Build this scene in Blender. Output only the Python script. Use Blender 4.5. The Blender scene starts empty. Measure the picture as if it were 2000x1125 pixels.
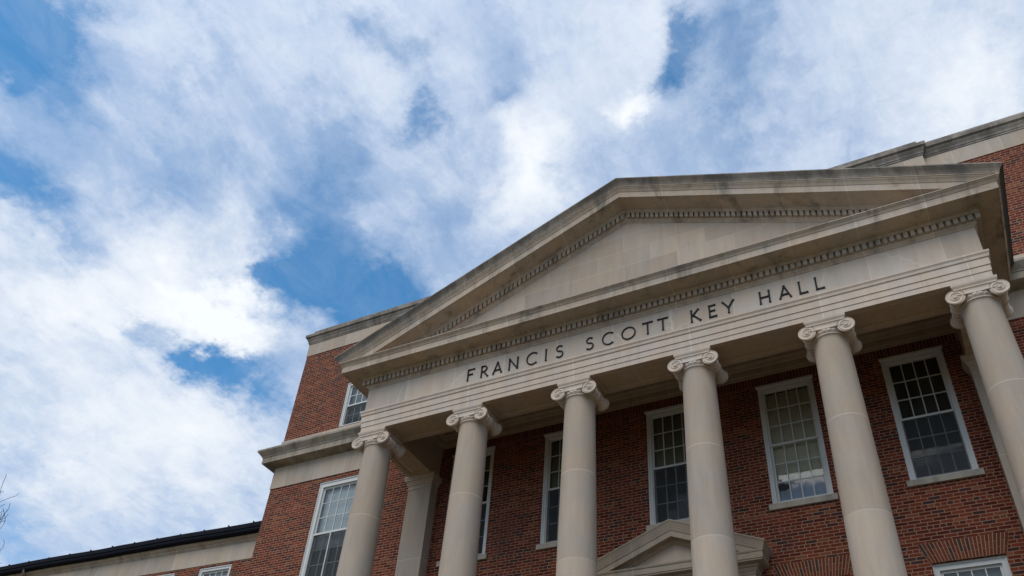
import bpy, bmesh, math, random
from mathutils import Vector, Matrix
scene = bpy.context.scene
COL = scene.collection

# ---------------------------------------------------------------- camera
cam_d = bpy.data.cameras.new('camera'); cam = bpy.data.objects.new('camera', cam_d); COL.objects.link(cam)
yaw, pitch, roll = math.radians(30.24593), math.radians(39.50421), math.radians(4.95658)
fw = Vector((-math.sin(yaw)*math.cos(pitch), math.cos(yaw)*math.cos(pitch), math.sin(pitch)))
rt = Vector((math.cos(yaw), math.sin(yaw), 0)); up = rt.cross(fw)
R_ = math.cos(roll)*rt+math.sin(roll)*up; U_ = -math.sin(roll)*rt+math.cos(roll)*up
mw = Matrix((R_, U_, -fw)).transposed().to_4x4(); mw.translation = Vector((4.83305, -13.05334, 1.6))
cam.matrix_world = mw
cam_d.sensor_width = 36.; cam_d.lens = 1718.35620/2000*36; cam_d.shift_y = 104/2000; cam_d.clip_end = 3000
scene.camera = cam

# ---------------------------------------------------------------- light
SUN_AZ, SUN_EL = 186., 52.        # compass-like azimuth from +Y clockwise (towards +X), elevation
az, el = math.radians(SUN_AZ), math.radians(SUN_EL)
sun_dir = Vector((math.sin(az)*math.cos(el), math.cos(az)*math.cos(el), math.sin(el)))
sd = bpy.data.lights.new('sun', 'SUN'); sd.energy = 1.55; sd.angle = math.radians(44); sd.color = (1., .935, .85)
so_ = bpy.data.objects.new('sun', sd); COL.objects.link(so_); so_.rotation_euler = sun_dir.to_track_quat('Z', 'Y').to_euler(); so_.location = (0, -20, 60)
scene.view_settings.view_transform = 'Standard'; scene.view_settings.look = 'None'
scene.view_settings.exposure = 0.; scene.view_settings.gamma = 1.; scene.view_settings.use_curve_mapping = False

# ---------------------------------------------------------------- sky: Nishita blue behind a broken layer of thin cloud
# gaps and bright cores of the cloud layer: (azimuth deg, elevation deg, angular size deg, strength)
GAPS = [(-77.5,46.8,3.07,2.00), (-74.4,45.6,1.70,1.00), (-70.4,44.3,1.64,0.35), (-46.8,56.4,1.53,0.55), (-49.1,57.4,1.20,0.25), (-43.1,53.0,1.07,0.60), (-44.2,51.9,1.11,0.30), (-49.4,48.6,2.21,0.45), (-36.6,55.4,1.42,0.40), (-14.7,57.4,1.27,0.75), (-12.4,58.5,1.34,0.55), (-16.3,56.1,1.23,0.60), (-7.1,58.9,1.45,0.35), (-11.1,54.5,3.35,0.30), (-7.4,56.4,2.67,0.25), (-48.8,42.7,1.60,0.60), (-49.9,41.1,1.59,0.70), (-46.3,40.9,2.10,1.00), (-43.5,40.4,2.12,0.90), (-42.3,42.3,1.97,0.60), (-45.4,44.8,1.62,0.45), (-48.9,45.3,1.59,0.40), (-51.7,45.3,1.57,0.35), (-39.7,40.7,1.98,0.60), (-51.8,41.6,1.10,0.45), (-52.5,34.5,1.61,1.05), (-54.9,34.3,1.28,1.00), (-50.0,34.0,1.57,0.75), (-57.7,35.1,1.34,0.50), (-59.3,34.6,1.03,0.40), (-47.9,33.8,1.90,0.50), (-52.0,32.5,1.54,0.35), (-71.4,39.3,2.14,0.80), (-68.9,38.9,1.92,0.40), (-62.2,43.3,1.76,0.30), (-61.6,51.9,2.04,0.20), (-23.0,50.8,1.93,0.25), (-37.9,46.3,2.30,0.20), (-61.8,23.6,2.94,0.25), (-60.3,21.1,2.12,0.20), (-59.6,46.2,2.40,0.25), (-41.1,50.5,1.93,0.20), (-52.4,50.5,1.54,0.15)]
CORES = [(-31.6,52.8,2.73,0.55), (-34.5,53.5,1.92,0.20), (-31.4,48.3,2.79,0.55), (-29.7,50.7,1.95,0.30), (-20.3,54.8,1.25,0.80), (-55.4,38.5,3.39,0.75), (-61.7,37.0,3.52,0.50), (-51.9,37.8,2.20,0.65), (-49.7,36.4,1.90,0.55), (-58.0,28.2,6.39,0.65), (-50.7,29.9,4.00,0.50), (-48.6,53.3,2.17,0.20), (-55.6,43.2,1.85,0.35), (-52.9,42.0,1.09,0.40), (-27.4,59.1,6.17,0.12), (-15.2,59.7,2.39,0.30), (9.1,53.6,6.96,0.28), (10.4,48.5,4.00,0.70), (-6.6,50.4,3.64,0.20), (-38.8,48.2,2.28,0.10), (-65.4,49.8,5.22,0.10), (-64.9,33.7,4.22,0.40), (-62.3,46.9,2.95,0.10)]
def build_world():
    wd = bpy.data.worlds.new('World'); scene.world = wd; wd.use_nodes = True
    t = NT(wd.node_tree); t.n.clear()
    D = t.vm('NORMALIZE', t.new('ShaderNodeTexCoord').outputs['Generated'])
    d = t.sep(D)
    sky = t.new('ShaderNodeTexSky', sky_type='NISHITA', sun_disc=False)
    sky.sun_elevation = el; sky.sun_rotation = az; sky.altitude = 50; sky.air_density = 1.; sky.dust_density = 1.15; sky.ozone_density = 2.5
    # flat cloud layer coordinates
    zz = t.m('MAXIMUM', t.m('ADD', d[2], .22), .1)
    P = t.comb(t.m('DIVIDE', d[0], zz), t.m('DIVIDE', d[1], zz), 0.)
    warp = t.vm('SUBTRACT', t.noise(P, 3.2, 6., .62, out=1), (.5, .5, .5))
    warp2 = t.vm('SUBTRACT', t.noise(P, 11., 6., .65, out=1), (.5, .5, .5))
    DW = t.vm('NORMALIZE', t.vm('ADD', D, t.vm('ADD', t.vm('SCALE', warp, None, .15), t.vm('SCALE', warp2, None, .13))))
    def blob(az_, el_, sg, a):
        a_, e_ = math.radians(az_), math.radians(el_)
        v = (math.sin(a_)*math.cos(e_), math.cos(a_)*math.cos(e_), math.sin(e_))
        dot = t.vm('DOT_PRODUCT', DW, v)
        k = 1/(1-math.cos(math.radians(sg)))
        return t.m('MULTIPLY', t.m('EXPONENT', t.m('MULTIPLY', t.m('SUBTRACT', dot, 1.), k)), a)
    def total(lst):
        s = None
        for q in lst:
            b = blob(*q); s = b if s is None else t.m('ADD', s, b)
        return s
    gap = total(GAPS); core = total(CORES)
    f1 = t.noise(t.vm('ADD', P, t.vm('SCALE', warp, None, .5)), 5.5, 9., .60)
    f2 = t.noise(t.vm('ADD', P, (4.2, 1.3, 0)), 2.2, 6., .55)
    f3 = t.noise(t.vm('ADD', t.vm('MULTIPLY', P, (1., .45, 1.)), (2., 8., 0)), 16., 6., .65, .6)
    n = t.m('ADD', t.m('ADD', t.m('MULTIPLY', t.m('SUBTRACT', f1, .5), 1.35), t.m('MULTIPLY', t.m('SUBTRACT', f2, .5), .5)), t.m('MULTIPLY', t.m('SUBTRACT', f3, .5), .75))
    cov = t.m('ADD', t.m('SUBTRACT', t.m('ADD', .68, t.m('MULTIPLY', core, .45)), t.m('MULTIPLY', gap, 1.0)), n)
    cov = t.rng(cov, -.42, 1.02)
    br = t.m('ADD', t.m('ADD', .05, t.m('MULTIPLY', core, .92)), t.m('SUBTRACT', t.m('MULTIPLY', n, .85), t.m('MULTIPLY', gap, .25)))
    br = t.m('ADD', br, 0., clamp=True)
    cl = t.mix(br, rgb(4.7, 5.9, 8.0), rgb(9.4, 9.8, 10.2))
    # thin cloud glows around the veiled sun
    gl = t.m('MAXIMUM', t.vm('DOT_PRODUCT', D, tuple(sun_dir)), 0.)
    gl = t.m('MULTIPLY', t.m('POWER', gl, 2.5), .55)
    cl = t.vm('MULTIPLY', cl, t.comb(t.m('ADD', 1., t.m('MULTIPLY', gl, 1.25)), t.m('ADD', 1., gl), t.m('ADD', 1., t.m('MULTIPLY', gl, .72))))
    blue = t.vm('MULTIPLY', sky.outputs[0], (.46, .98, 1.15))
    cov = t.m('MAXIMUM', cov, t.rng(f3, .3, .75, .0, .24))
    c = t.mix(cov, t.vm('SCALE', blue, None, SKYK), cl)
    cl = t.vm('SCALE', cl, None, t.rng(d[2], .02, .36, .18, 1.))
    hz = t.rng(d[2], -.02, .0)
    c = t.mix(hz, rgb(.5, .47, .38), c)
    bg = t.new('ShaderNodeBackground'); t.put(bg.inputs[0], c); bg.inputs[1].default_value = .1
    o = t.new('ShaderNodeOutputWorld'); t.l.new(bg.outputs[0], o.inputs[0])
    wd.cycles.sampling_method = 'MANUAL'; wd.cycles.sample_map_resolution = 512
SKYK = 1.78

# ---------------------------------------------------------------- helpers: nodes
class NT:
    def __init__(s, tree):
        s.t = tree; s.n = tree.nodes; s.l = tree.links
    def new(s, typ, **kw):
        n = s.n.new(typ)
        for k, v in kw.items(): setattr(n, k, v)
        return n
    def put(s, sock, v):
        if hasattr(v, 'is_output'): s.l.new(v, sock)
        elif v is not None: sock.default_value = v
    def m(s, op, a, b=None, c=None, clamp=False):
        n = s.new('ShaderNodeMath', operation=op, use_clamp=clamp)
        s.put(n.inputs[0], a); s.put(n.inputs[1], b); s.put(n.inputs[2], c)
        return n.outputs[0]
    def vm(s, op, a, b=None, scale=None):
        n = s.new('ShaderNodeVectorMath', operation=op)
        s.put(n.inputs[0], a); s.put(n.inputs[1], b)
        if scale is not None: s.put(n.inputs['Scale'], scale)
        return n.outputs['Value'] if op in ('DOT_PRODUCT', 'LENGTH') else n.outputs[0]
    def sep(s, v):
        n = s.new('ShaderNodeSeparateXYZ'); s.put(n.inputs[0], v); return n.outputs
    def comb(s, x=0., y=0., z=0.):
        n = s.new('ShaderNodeCombineXYZ')
        for i, v in enumerate((x, y, z)): s.put(n.inputs[i], v)
        return n.outputs[0]
    def mix(s, f, a, b, mode='MIX'):
        n = s.new('ShaderNodeMix', data_type='RGBA', blend_type=mode)
        s.put(n.inputs[0], f); s.put(n.inputs[6], a); s.put(n.inputs[7], b)
        return n.outputs[2]
    def noise(s, vec, scale, detail=4., rough=.55, dist=0., out=0):
        n = s.new('ShaderNodeTexNoise')
        s.put(n.inputs['Vector'], vec); n.inputs['Scale'].default_value = scale
        n.inputs['Detail'].default_value = detail; n.inputs['Roughness'].default_value = rough
        n.inputs['Distortion'].default_value = dist
        return n.outputs[out]
    def white(s, vec):
        n = s.new('ShaderNodeTexWhiteNoise'); s.put(n.inputs['Vector'], vec); return n.outputs['Value']
    def rng(s, v, a, b, c=0., d=1., smooth=True):
        n = s.new('ShaderNodeMapRange', interpolation_type='SMOOTHSTEP' if smooth else 'LINEAR')
        s.put(n.inputs[0], v)
        for i, q in enumerate((a, b, c, d)): s.put(n.inputs[i+1], q)
        return n.outputs[0]
def rgb(r, g, b): return (r, g, b, 1.)

build_world()

# ---------------------------------------------------------------- materials
def base_mat(name):
    m = bpy.data.materials.new(name); m.use_nodes = True
    t = NT(m.node_tree); b = t.n['Principled BSDF']
    return m, t, b
def wall_uv(t):
    g = t.new('ShaderNodeNewGeometry')
    p = t.sep(g.outputs['Position']); n = t.sep(g.outputs['True Normal'])
    side = t.m('GREATER_THAN', t.m('ABSOLUTE', n[0]), .7)
    u = t.m('ADD', t.m('MULTIPLY', p[0], t.m('SUBTRACT', 1., side)), t.m('MULTIPLY', p[1], side))
    return g, p, n, u
def bond(t, u, v, pitch, course, joint, header=False):
    """returns (joint mask, random per block, random per block 2)"""
    rv = t.m('DIVIDE', v, course); row = t.m('FLOOR', rv); fv = t.m('SUBTRACT', rv, row)
    par = t.m('FLOORED_MODULO', row, 2.)
    if header:
        ish = t.m('LESS_THAN', t.m('FLOORED_MODULO', row, 6.), .5)
        pit = t.m('SUBTRACT', pitch, t.m('MULTIPLY', ish, pitch*.5))
        off = t.m('ADD', t.m('MULTIPLY', par, .5), t.m('MULTIPLY', ish, .25))
    else:
        pit = pitch; off = t.m('MULTIPLY', par, .5)
    ru = t.m('ADD', t.m('DIVIDE', u, pit), off); col = t.m('FLOOR', ru); fu = t.m('SUBTRACT', ru, col)
    du = t.m('MULTIPLY', t.m('MINIMUM', fu, t.m('SUBTRACT', 1., fu)), pit)
    dv = t.m('MULTIPLY', t.m('MINIMUM', fv, t.m('SUBTRACT', 1., fv)), course)
    d = t.m('MINIMUM', du, dv)
    mask = t.rng(d, joint*.35, joint*.65, 1., 0.)
    r1 = t.white(t.comb(col, row, 3.1)); r2 = t.white(t.comb(col, row, 9.7))
    return mask, r1, r2
def brick_mat(name, tint=1.0):
    m, t, b = base_mat(name)
    g, p, n, u = wall_uv(t)
    wob = t.noise(g.outputs['Position'], 9., 2.)
    v = t.m('ADD', p[2], t.m('MULTIPLY', t.m('SUBTRACT', wob, .5), .008))
    mask, r1, r2 = bond(t, u, v, .2106, .0677, .0122, True)
    c = t.mix(t.rng(r1, 0., 1., 0, 1, False), rgb(.080*tint, .012*tint, .008*tint), rgb(.20*tint, .041*tint, .020*tint))
    c = t.mix(t.m('MULTIPLY', t.m('GREATER_THAN', r2, .89), .8), c, rgb(.04, .024, .025))
    c = t.mix(t.m('MULTIPLY', t.m('LESS_THAN', r2, .07), .8), c, rgb(.23, .08, .04))
    fine = t.noise(g.outputs['Position'], 60., 3.)
    c = t.mix(.5, c, t.mix(fine, rgb(.3, .3, .3), rgb(.7, .7, .7)), 'OVERLAY')
    pt = t.noise(g.outputs['Position'], .9, 4., .6); k = t.m('ADD', .72, t.m('MULTIPLY', pt, .56)); c = t.vm('MULTIPLY', c, t.comb(k, k, k))
    mort = t.mix(t.noise(g.outputs['Position'], 3., 3.), rgb(.27, .17, .105), rgb(.41, .275, .18))
    c = t.mix(mask, c, mort)
    sm = t.noise(t.vm('MULTIPLY', g.outputs['Position'], (1., 1., .45)), 1.1, 5., .6)
    c = t.mix(t.rng(sm, .56, .78, 0., .45), c, rgb(.07, .045, .04))
    t.put(b.inputs['Base Color'], c); b.inputs['Roughness'].default_value = .9
    b.inputs['Specular IOR Level'].default_value = .2
    bp = t.new('ShaderNodeBump'); bp.inputs['Distance'].default_value = .006; bp.inputs['Strength'].default_value = .8
    t.put(bp.inputs['Height'], t.m('ADD', t.m('SUBTRACT', 1., mask), t.m('MULTIPLY', fine, .4))); t.put(b.inputs['Normal'], bp.outputs[0])
    return m
def stone_mat(name, base, pu=1e3, pv=1e3, ou=0., ov=0., tone=.12, grime=0., stain=0., joint=.011, crack=0., jc=1.35, jmix=.75):
    m, t, b = base_mat(name)
    g, p, n, u = wall_uv(t); P = g.outputs['Position']
    mask, r1, r2 = bond(t, t.m('ADD', u, ou), t.m('ADD', p[2], ov), pu, pv, joint)
    n1 = t.noise(P, 1.3, 6., .6); n2 = t.noise(P, 45., 3.); n3 = t.noise(t.vm('MULTIPLY', P, (5., 5., .8)), 1., 5., .6, .3)
    warm = rgb(base[0]*1.05, base[1]*.96, base[2]*.90); cool = rgb(base[0]*.97, base[1]*.96, base[2]*.98)
    c = t.mix(t.rng(n1, .35, .65), warm, cool)
    k = t.m('ADD', 1., t.m('MULTIPLY', t.m('SUBTRACT', r1, .5), tone*2))
    k = t.m('ADD', k, t.m('MULTIPLY', t.m('SUBTRACT', n3, .5), .42))
    k = t.m('ADD', k, t.m('MULTIPLY', t.m('SUBTRACT', n2, .5), .16))
    c = t.vm('MULTIPLY', c, t.comb(k, k, k))
    c = t.mix(t.m('MULTIPLY', t.rng(r2, .5, 1., 0., .35), tone*5), c, rgb(base[0]*1.0, base[1]*.88, base[2]*.74))
    c = t.mix(t.m('MULTIPLY', mask, jmix), c, rgb(base[0]*jc, base[1]*jc, base[2]*jc))
    if grime:
        gn = t.noise(t.vm('MULTIPLY', P, (2.2, 2.2, .55)), 1.0, 7., .65, .4)
        c = t.mix(t.rng(gn, .62-.35*grime, .86-.25*grime, 0., .75), c, rgb(.085, .082, .072))
        gs = t.noise(t.vm('MULTIPLY', P, (14., 14., .7)), 1., 4., .6)
        c = t.mix(t.rng(gs, .58, .75, 0., .45*grime), c, rgb(.075, .072, .065))
    if stain:
        sn = t.noise(P, 1.0, 5., .6, .6)
        c = t.mix(t.rng(sn, .58, .80, 0., stain), c, rgb(.13, .085, .045))
        sn2 = t.noise(t.vm('ADD', P, (7., 3., 1.)), 1.6, 6., .65, .5)
        c = t.mix(t.rng(sn2, .64, .72, 0., stain*.8), c, rgb(.055, .045, .035))
    rs = t.noise(t.vm('MULTIPLY', P, (7., 7., .35)), 1., 4., .6)
    c = t.mix(t.rng(rs, .60, .80, 0., .30), c, rgb(base[0]*.55, base[1]*.52, base[2]*.48))
    if crack:
        w = t.new('ShaderNodeTexVoronoi', feature='DISTANCE_TO_EDGE'); w.inputs['Scale'].default_value = .55
        t.put(w.inputs['Vector'], t.vm('ADD', P, t.vm('SCALE', t.noise(P, 1.5, 4., out=1), None, .6)))
        c = t.mix(t.rng(w.outputs['Distance'], .004, .010, crack, 0.), c, rgb(base[0]*1.5, base[1]*1.5, base[2]*1.5))
    t.put(b.inputs['Base Color'], c); b.inputs['Roughness'].default_value = .85; b.inputs['Specular IOR Level'].default_value = .25
    bp = t.new('ShaderNodeBump'); bp.inputs['Distance'].default_value = .004; bp.inputs['Strength'].default_value = .35
    t.put(bp.inputs['Height'], t.m('ADD', n2, t.m('MULTIPLY', n3, .8))); t.put(b.inputs['Normal'], bp.outputs[0])
    return m
def plain_mat(name, col, rough=.6, var=.15, scale=6., metal=0., bump=.0, spec=.3):
    m, t, b = base_mat(name)
    P = t.new('ShaderNodeNewGeometry').outputs['Position']
    n1 = t.noise(P, scale, 5., .6)
    c = t.mix(n1, rgb(*[q*(1-var) for q in col]), rgb(*[q*(1+var) for q in col]))
    t.put(b.inputs['Base Color'], c); b.inputs['Roughness'].default_value = rough; b.inputs['Metallic'].default_value = metal
    b.inputs['Specular IOR Level'].default_value = spec
    if bump:
        bp = t.new('ShaderNodeBump'); bp.inputs['Distance'].default_value = bump
        t.put(bp.inputs['Height'], n1); t.put(b.inputs['Normal'], bp.outputs[0])
    return m
def glass_mat():
    m = bpy.data.materials.new('window_glass'); m.use_nodes = True
    t = NT(m.node_tree); t.n.clear()
    P = t.new('ShaderNodeNewGeometry').outputs['Position']
    bp = t.new('ShaderNodeBump'); bp.inputs['Distance'].default_value = .02; bp.inputs['Strength'].default_value = .06
    t.put(bp.inputs['Height'], t.noise(P, 2.2, 2.))
    gl = t.new('ShaderNodeBsdfGlossy'); gl.inputs['Roughness'].default_value = .03; gl.inputs['Color'].default_value = rgb(.95, .97, 1.)
    t.put(gl.inputs['Normal'], bp.outputs[0])
    tr = t.new('ShaderNodeBsdfTransparent'); tr.inputs['Color'].default_value = rgb(.90, .93, .92)
    fr = t.new('ShaderNodeFresnel'); fr.inputs['IOR'].default_value = 1.5
    mx = t.new('ShaderNodeMixShader'); t.put(mx.inputs[0], fr.outputs[0]); t.put(mx.inputs[1], tr.outputs[0]); t.put(mx.inputs[2], gl.outputs[0])
    df = t.new('ShaderNodeBsdfDiffuse'); df.inputs['Color'].default_value = rgb(.42, .42, .38)
    m2 = t.new('ShaderNodeMixShader'); t.put(m2.inputs[0], t.rng(t.noise(P, 2.5, 5.), .3, .8, .03, .12)); t.put(m2.inputs[1], mx.outputs[0]); t.put(m2.inputs[2], df.outputs[0])
    o = t.new('ShaderNodeOutputMaterial'); t.l.new(m2.outputs[0], o.inputs[0])
    return m
ST = (.50, .437, .368)
M = dict(
    brick=brick_mat('red_brick'), brick_wing=brick_mat('orange_red_brick', 1.12),
    column=stone_mat('limestone_drums', (.43, .365, .295), pv=1.82, ov=-8.6+1.82*4, tone=.09, joint=.02, jc=1.25, jmix=.8),
    capital=stone_mat('carved_limestone', (.56, .485, .405), tone=.0),
    frieze=stone_mat('frieze_limestone', ST, pu=1.27, ou=.38, tone=.12, joint=.014, crack=.28, stain=.12),
    arch=stone_mat('architrave_limestone', (.545, .47, .395), pu=2.5, ou=1.25, tone=.09, joint=.014),
    cornice=stone_mat('cornice_limestone', (.44, .375, .30), pu=1.22, ou=.2, tone=.10, joint=.016, grime=.4, stain=.4, crack=.15),
    soffit=stone_mat('soffit_limestone', (.46, .375, .285), pu=1e3, tone=.05, stain=.30),
    top=stone_mat('weathered_cornice_top', (.33, .295, .255), pu=1.22, ou=.2, tone=.12, joint=.014, grime=.85),
    tymp=stone_mat('tympanum_blocks', (.41, .35, .285), pu=1.22, pv=.47, ou=.1, ov=.16, tone=.13, joint=.013, jc=1.2),
    door_stone=stone_mat('door_surround_limestone', (.37, .315, .24), pu=1.6, ou=.8, tone=.06, joint=.012, grime=.15, stain=.2),
    band=stone_mat('parapet_limestone', (.43, .37, .30), pu=1.0, tone=.12, joint=.014, grime=.1),
    maincor=stone_mat('stained_main_cornice', (.36, .325, .27), pu=1.1, tone=.10, joint=.014, grime=.7, stain=.3),
    pil=stone_mat('pilaster_limestone', (.42, .36, .295), pv=1.82, ov=-8.55+1.82*4, tone=.06, joint=.016, grime=.05),
    sill=stone_mat('sill_limestone', (.42, .38, .32), tone=0., grime=.4),
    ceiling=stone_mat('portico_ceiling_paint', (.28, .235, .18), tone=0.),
    white=plain_mat('white_window_paint', (.60, .60, .58), .5, .07, 8.),
    bronze=plain_mat('dark_bronze', (.012, .013, .016), .6, .3, 20., spec=.15),
    gutter=plain_mat('black_gutter_metal', (.011, .012, .018), .75, .5, 3., spec=.08),
    spout=plain_mat('brown_downspout', (.05, .028, .02), .5, .4, 6.),
    slate=plain_mat('dark_slate', (.07, .075, .08), .7, .3, 5.),
    dark=plain_mat('dim_room', (.10, .092, .08), .9, .2, 1.),
    blind_cream=plain_mat('cream_blind', (.62, .56, .42), .9, .06, 4.),
    blind_olive=plain_mat('olive_blind', (.20, .185, .12), .9, .1, 4.),
    blind_white=plain_mat('white_blind', (.84, .86, .86), .9, .05, 4.),
    blind_grey=plain_mat('grey_blind', (.36, .41, .41), .9, .08, 4.),
    sky_reflection_panel=plain_mat('reflected_sky_blue', (.16, .25, .40), .9, .1, 8.),  # blue of reflected sky, put into the colour of an added panel
    black=plain_mat('reflection_black', (.006, .006, .007), .5, .2, 9.),  # dark reflection put into the half disc's colour
    bark=plain_mat('grey_bark', (.07, .055, .05), .95, .3, 12., bump=.01),
    grass=plain_mat('winter_lawn', (.115, .088, .038), .95, .3, 2.),
    paving=plain_mat('stone_paving', (.17, .125, .075), .9, .1, 3.),
    door=plain_mat('white_door_paint', (.62, .62, .60), .5, .05, 5.),
    glass=glass_mat(),
)
def mesh_mat():
    m = bpy.data.materials.new('insect_mesh'); m.use_nodes = True
    t = NT(m.node_tree); t.n.clear()
    P = t.new('ShaderNodeNewGeometry').outputs['Position']
    df = t.new('ShaderNodeBsdfDiffuse'); df.inputs['Color'].default_value = rgb(.07, .075, .08)
    tr = t.new('ShaderNodeBsdfTransparent')
    mx = t.new('ShaderNodeMixShader'); t.put(mx.inputs[0], t.rng(t.noise(P, 3.), .3, .7, .5, .62)); t.put(mx.inputs[1], tr.outputs[0]); t.put(mx.inputs[2], df.outputs[0])
    o = t.new('ShaderNodeOutputMaterial'); t.l.new(mx.outputs[0], o.inputs[0])
    return m
M['mesh'] = mesh_mat()
M['lichen'] = stone_mat('lichen_dark_stone', (.075, .072, .058), pu=1.22, tone=.15, grime=.6)
def island_brick():
    m, t, b = base_mat('gauged_brick')
    g = t.new('ShaderNodeNewGeometry'); r = g.outputs['Random Per Island']
    c = t.mix(r, rgb(.085, .015, .010), rgb(.18, .04, .023))
    c = t.mix(t.m('GREATER_THAN', t.white(t.comb(r, 1., 2.)), .9), c, rgb(.04, .024, .025))
    fine = t.noise(g.outputs['Position'], 60., 3.)
    c = t.mix(.5, c, t.mix(fine, rgb(.3, .3, .3), rgb(.7, .7, .7)), 'OVERLAY')
    t.put(b.inputs['Base Color'], c); b.inputs['Roughness'].default_value = .9
    return m
M['arch_brick'] = island_brick()
M['mortar'] = plain_mat('buff_mortar', (.40, .25, .13), .95, .15, 20.)

# ---------------------------------------------------------------- helpers: meshes
class MB:
    def __init__(s): s.bm = bmesh.new(); s.mi = 0
    def v(s, p): return s.bm.verts.new(p)
    def face(s, ps):
        try: f = s.bm.faces.new([s.v(p) for p in ps])
        except ValueError: return
        f.material_index = s.mi; return f
    def box(s, x0, x1, y0, y1, z0, z1):
        c = [s.v((x, y, z)) for z in (z0, z1) for y in (y0, y1) for x in (x0, x1)]
        for q in ((0, 2, 3, 1), (4, 5, 7, 6), (0, 1, 5, 4), (2, 6, 7, 3), (0, 4, 6, 2), (1, 3, 7, 5)):
            s.bm.faces.new([c[i] for i in q]).material_index = s.mi
        return s
    def loft(s, rings, closed=False, caps=False):
        vs = [[s.v(p) for p in r] for r in rings]
        n = len(vs[0])
        for a, b in zip(vs[:-1], vs[1:]):
            for i in range(n if closed else n-1):
                j = (i+1) % n
                try: s.bm.faces.new((a[i], a[j], b[j], b[i])).material_index = s.mi
                except ValueError: pass
        if caps:
            for r in (vs[0], vs[-1]):
                try: s.bm.faces.new(r).material_index = s.mi
                except ValueError: pass
        return s
    def sweep(s, prof, path, caps=True):
        """prof [(d,z)], path [(x,y,mx,my)]: mitred moulding, d measured along (mx,my)"""
        return s.loft([[(x+d*mx, y+d*my, z) for d, z in prof] for x, y, mx, my in path], closed=True, caps=caps)
    def lathe(s, prof, seg=48, cx=0., cy=0., fn=None, caps=True):
        rings = []
        for r, z in prof:
            rings.append([(cx+(r+(fn(2*math.pi*k/seg, r, z) if fn else 0.))*math.cos(2*math.pi*k/seg),
                           cy+(r+(fn(2*math.pi*k/seg, r, z) if fn else 0.))*math.sin(2*math.pi*k/seg), z) for k in range(seg)])
        return s.loft(rings, closed=True, caps=caps)
    def tube(s, pts, rads, seg=6):
        rings = []; pts = [Vector(p) for p in pts]
        for i, p in enumerate(pts):
            d = (pts[min(i+1, len(pts)-1)]-pts[max(i-1, 0)]).normalized()
            a = d.cross(Vector((0, 0, 1)) if abs(d.z) < .9 else Vector((1, 0, 0))).normalized(); b = d.cross(a)
            rings.append([p+rads[i]*(math.cos(2*math.pi*k/seg)*a+math.sin(2*math.pi*k/seg)*b) for k in range(seg)])
        return s.loft(rings, closed=True, caps=True)
    def build(s, name, mats, parent=None, at=None, world=True, smooth=None, rot=0., recalc=True):
        """world=True: vertices are world positions, the object's origin becomes `at` (default: foot of the bounding box)"""
        bm = s.bm
        bmesh.ops.remove_doubles(bm, verts=bm.verts, dist=1e-5)
        if recalc: bmesh.ops.recalc_face_normals(bm, faces=bm.faces)
        if at is None:
            if world:
                xs = [v.co for v in bm.verts]
                at = Vector(((min(c.x for c in xs)+max(c.x for c in xs))/2, (min(c.y for c in xs)+max(c.y for c in xs))/2, min(c.z for c in xs)))
            else: at = Vector((0, 0, 0))
        at = Vector(at)
        if world: bmesh.ops.translate(bm, verts=bm.verts, vec=-at)
        if smooth:
            for f in bm.faces: f.smooth = True
            for e in bm.edges:
                if len(e.link_faces) != 2 or e.calc_face_angle(0.) > math.radians(smooth): e.smooth = False
        me = bpy.data.meshes.new(name); bm.to_mesh(me); bm.free()
        for m in (mats if isinstance(mats, (list, tuple)) else [mats]): me.materials.append(m)
        o = bpy.data.objects.new(name, me); COL.objects.link(o)
        if parent is not None:
            o.parent = parent
            o.location = at - (world_loc(parent) if world else Vector((0, 0, 0)))
        else: o.location = at
        o.rotation_euler.z = rot
        return o
def world_loc(o):
    l = Vector(o.location)
    while o.parent: o = o.parent; l += o.location
    return l
def empty(name, loc, parent=None):
    o = bpy.data.objects.new(name, None); COL.objects.link(o); o.empty_display_size = .3
    o.location = Vector(loc)-(world_loc(parent) if parent else Vector((0, 0, 0))); o.parent = parent
    return o
def tag(o, label, cat, group=None):
    o['label'] = label; o['category'] = cat
    if group: o['group'] = group
def structure(o): o['kind'] = 'structure'; return o
def copy_part(o, parent, loc):
    c = o.copy(); COL.objects.link(c); c.parent = parent; c.location = loc
    for ch in list(o.children):
        d = ch.copy(); COL.objects.link(d); d.parent = c
    return c

# ---------------------------------------------------------------- dimensions (metres; X along the facade, Y into the building)
WALL = 2.45          # front plane of the brick walls
HW = 6.5665          # half width of the portico frieze
FLOOR = 5.3          # portico floor
CX = [-6.25+2.5*i for i in range(6)]
CAP = 12.55          # underside of the architrave
AX = .36             # Y of the column axes
ATT = 2.33           # front of the projecting centre of the attic
AH = 6.40
LX = 11.45           # half width of the main block

# ---------------------------------------------------------------- ground, stairs
g = MB()
prof = [(-700, 0.), (-11.6, 0.), (-9.5, .6), (-4.5, 3.3), (-2.4, 4.4), (-.9, 4.72), (700, 4.72)]
g.loft([[(x, y, z) for y, z in prof] for x in (-700, -60, -30, -6, 6, 30, 60, 700)])
structure(g.build('ground', M['grass'], smooth=40))
s = MB()
n = 31
pts = [(-11.4+.32*k, .17*k) for k in range(n)]
pr_ = []
for y, z in pts: pr_ += [(y, z), (y, z+.17)]
pr_ += [(-.75, 5.27), (-.75, -.3), (-11.4, -.3)]
s.loft([[(x, y, z) for y, z in pr_] for x in (-4.6, 4.6)], closed=True, caps=True)
structure(s.build('staircase', M['paving']))
s = MB(); s.loft([[(x, y, 4+.004-4) for x in (-3., 9.)] for y in (-60., -11.42)])
structure(s.build('path', M['paving']))

# ---------------------------------------------------------------- the hall
hall = empty('brick_hall', (0, WALL, 4.9))
tag(hall, 'red brick hall with six limestone columns and a pediment over dark lettering', 'building')

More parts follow.
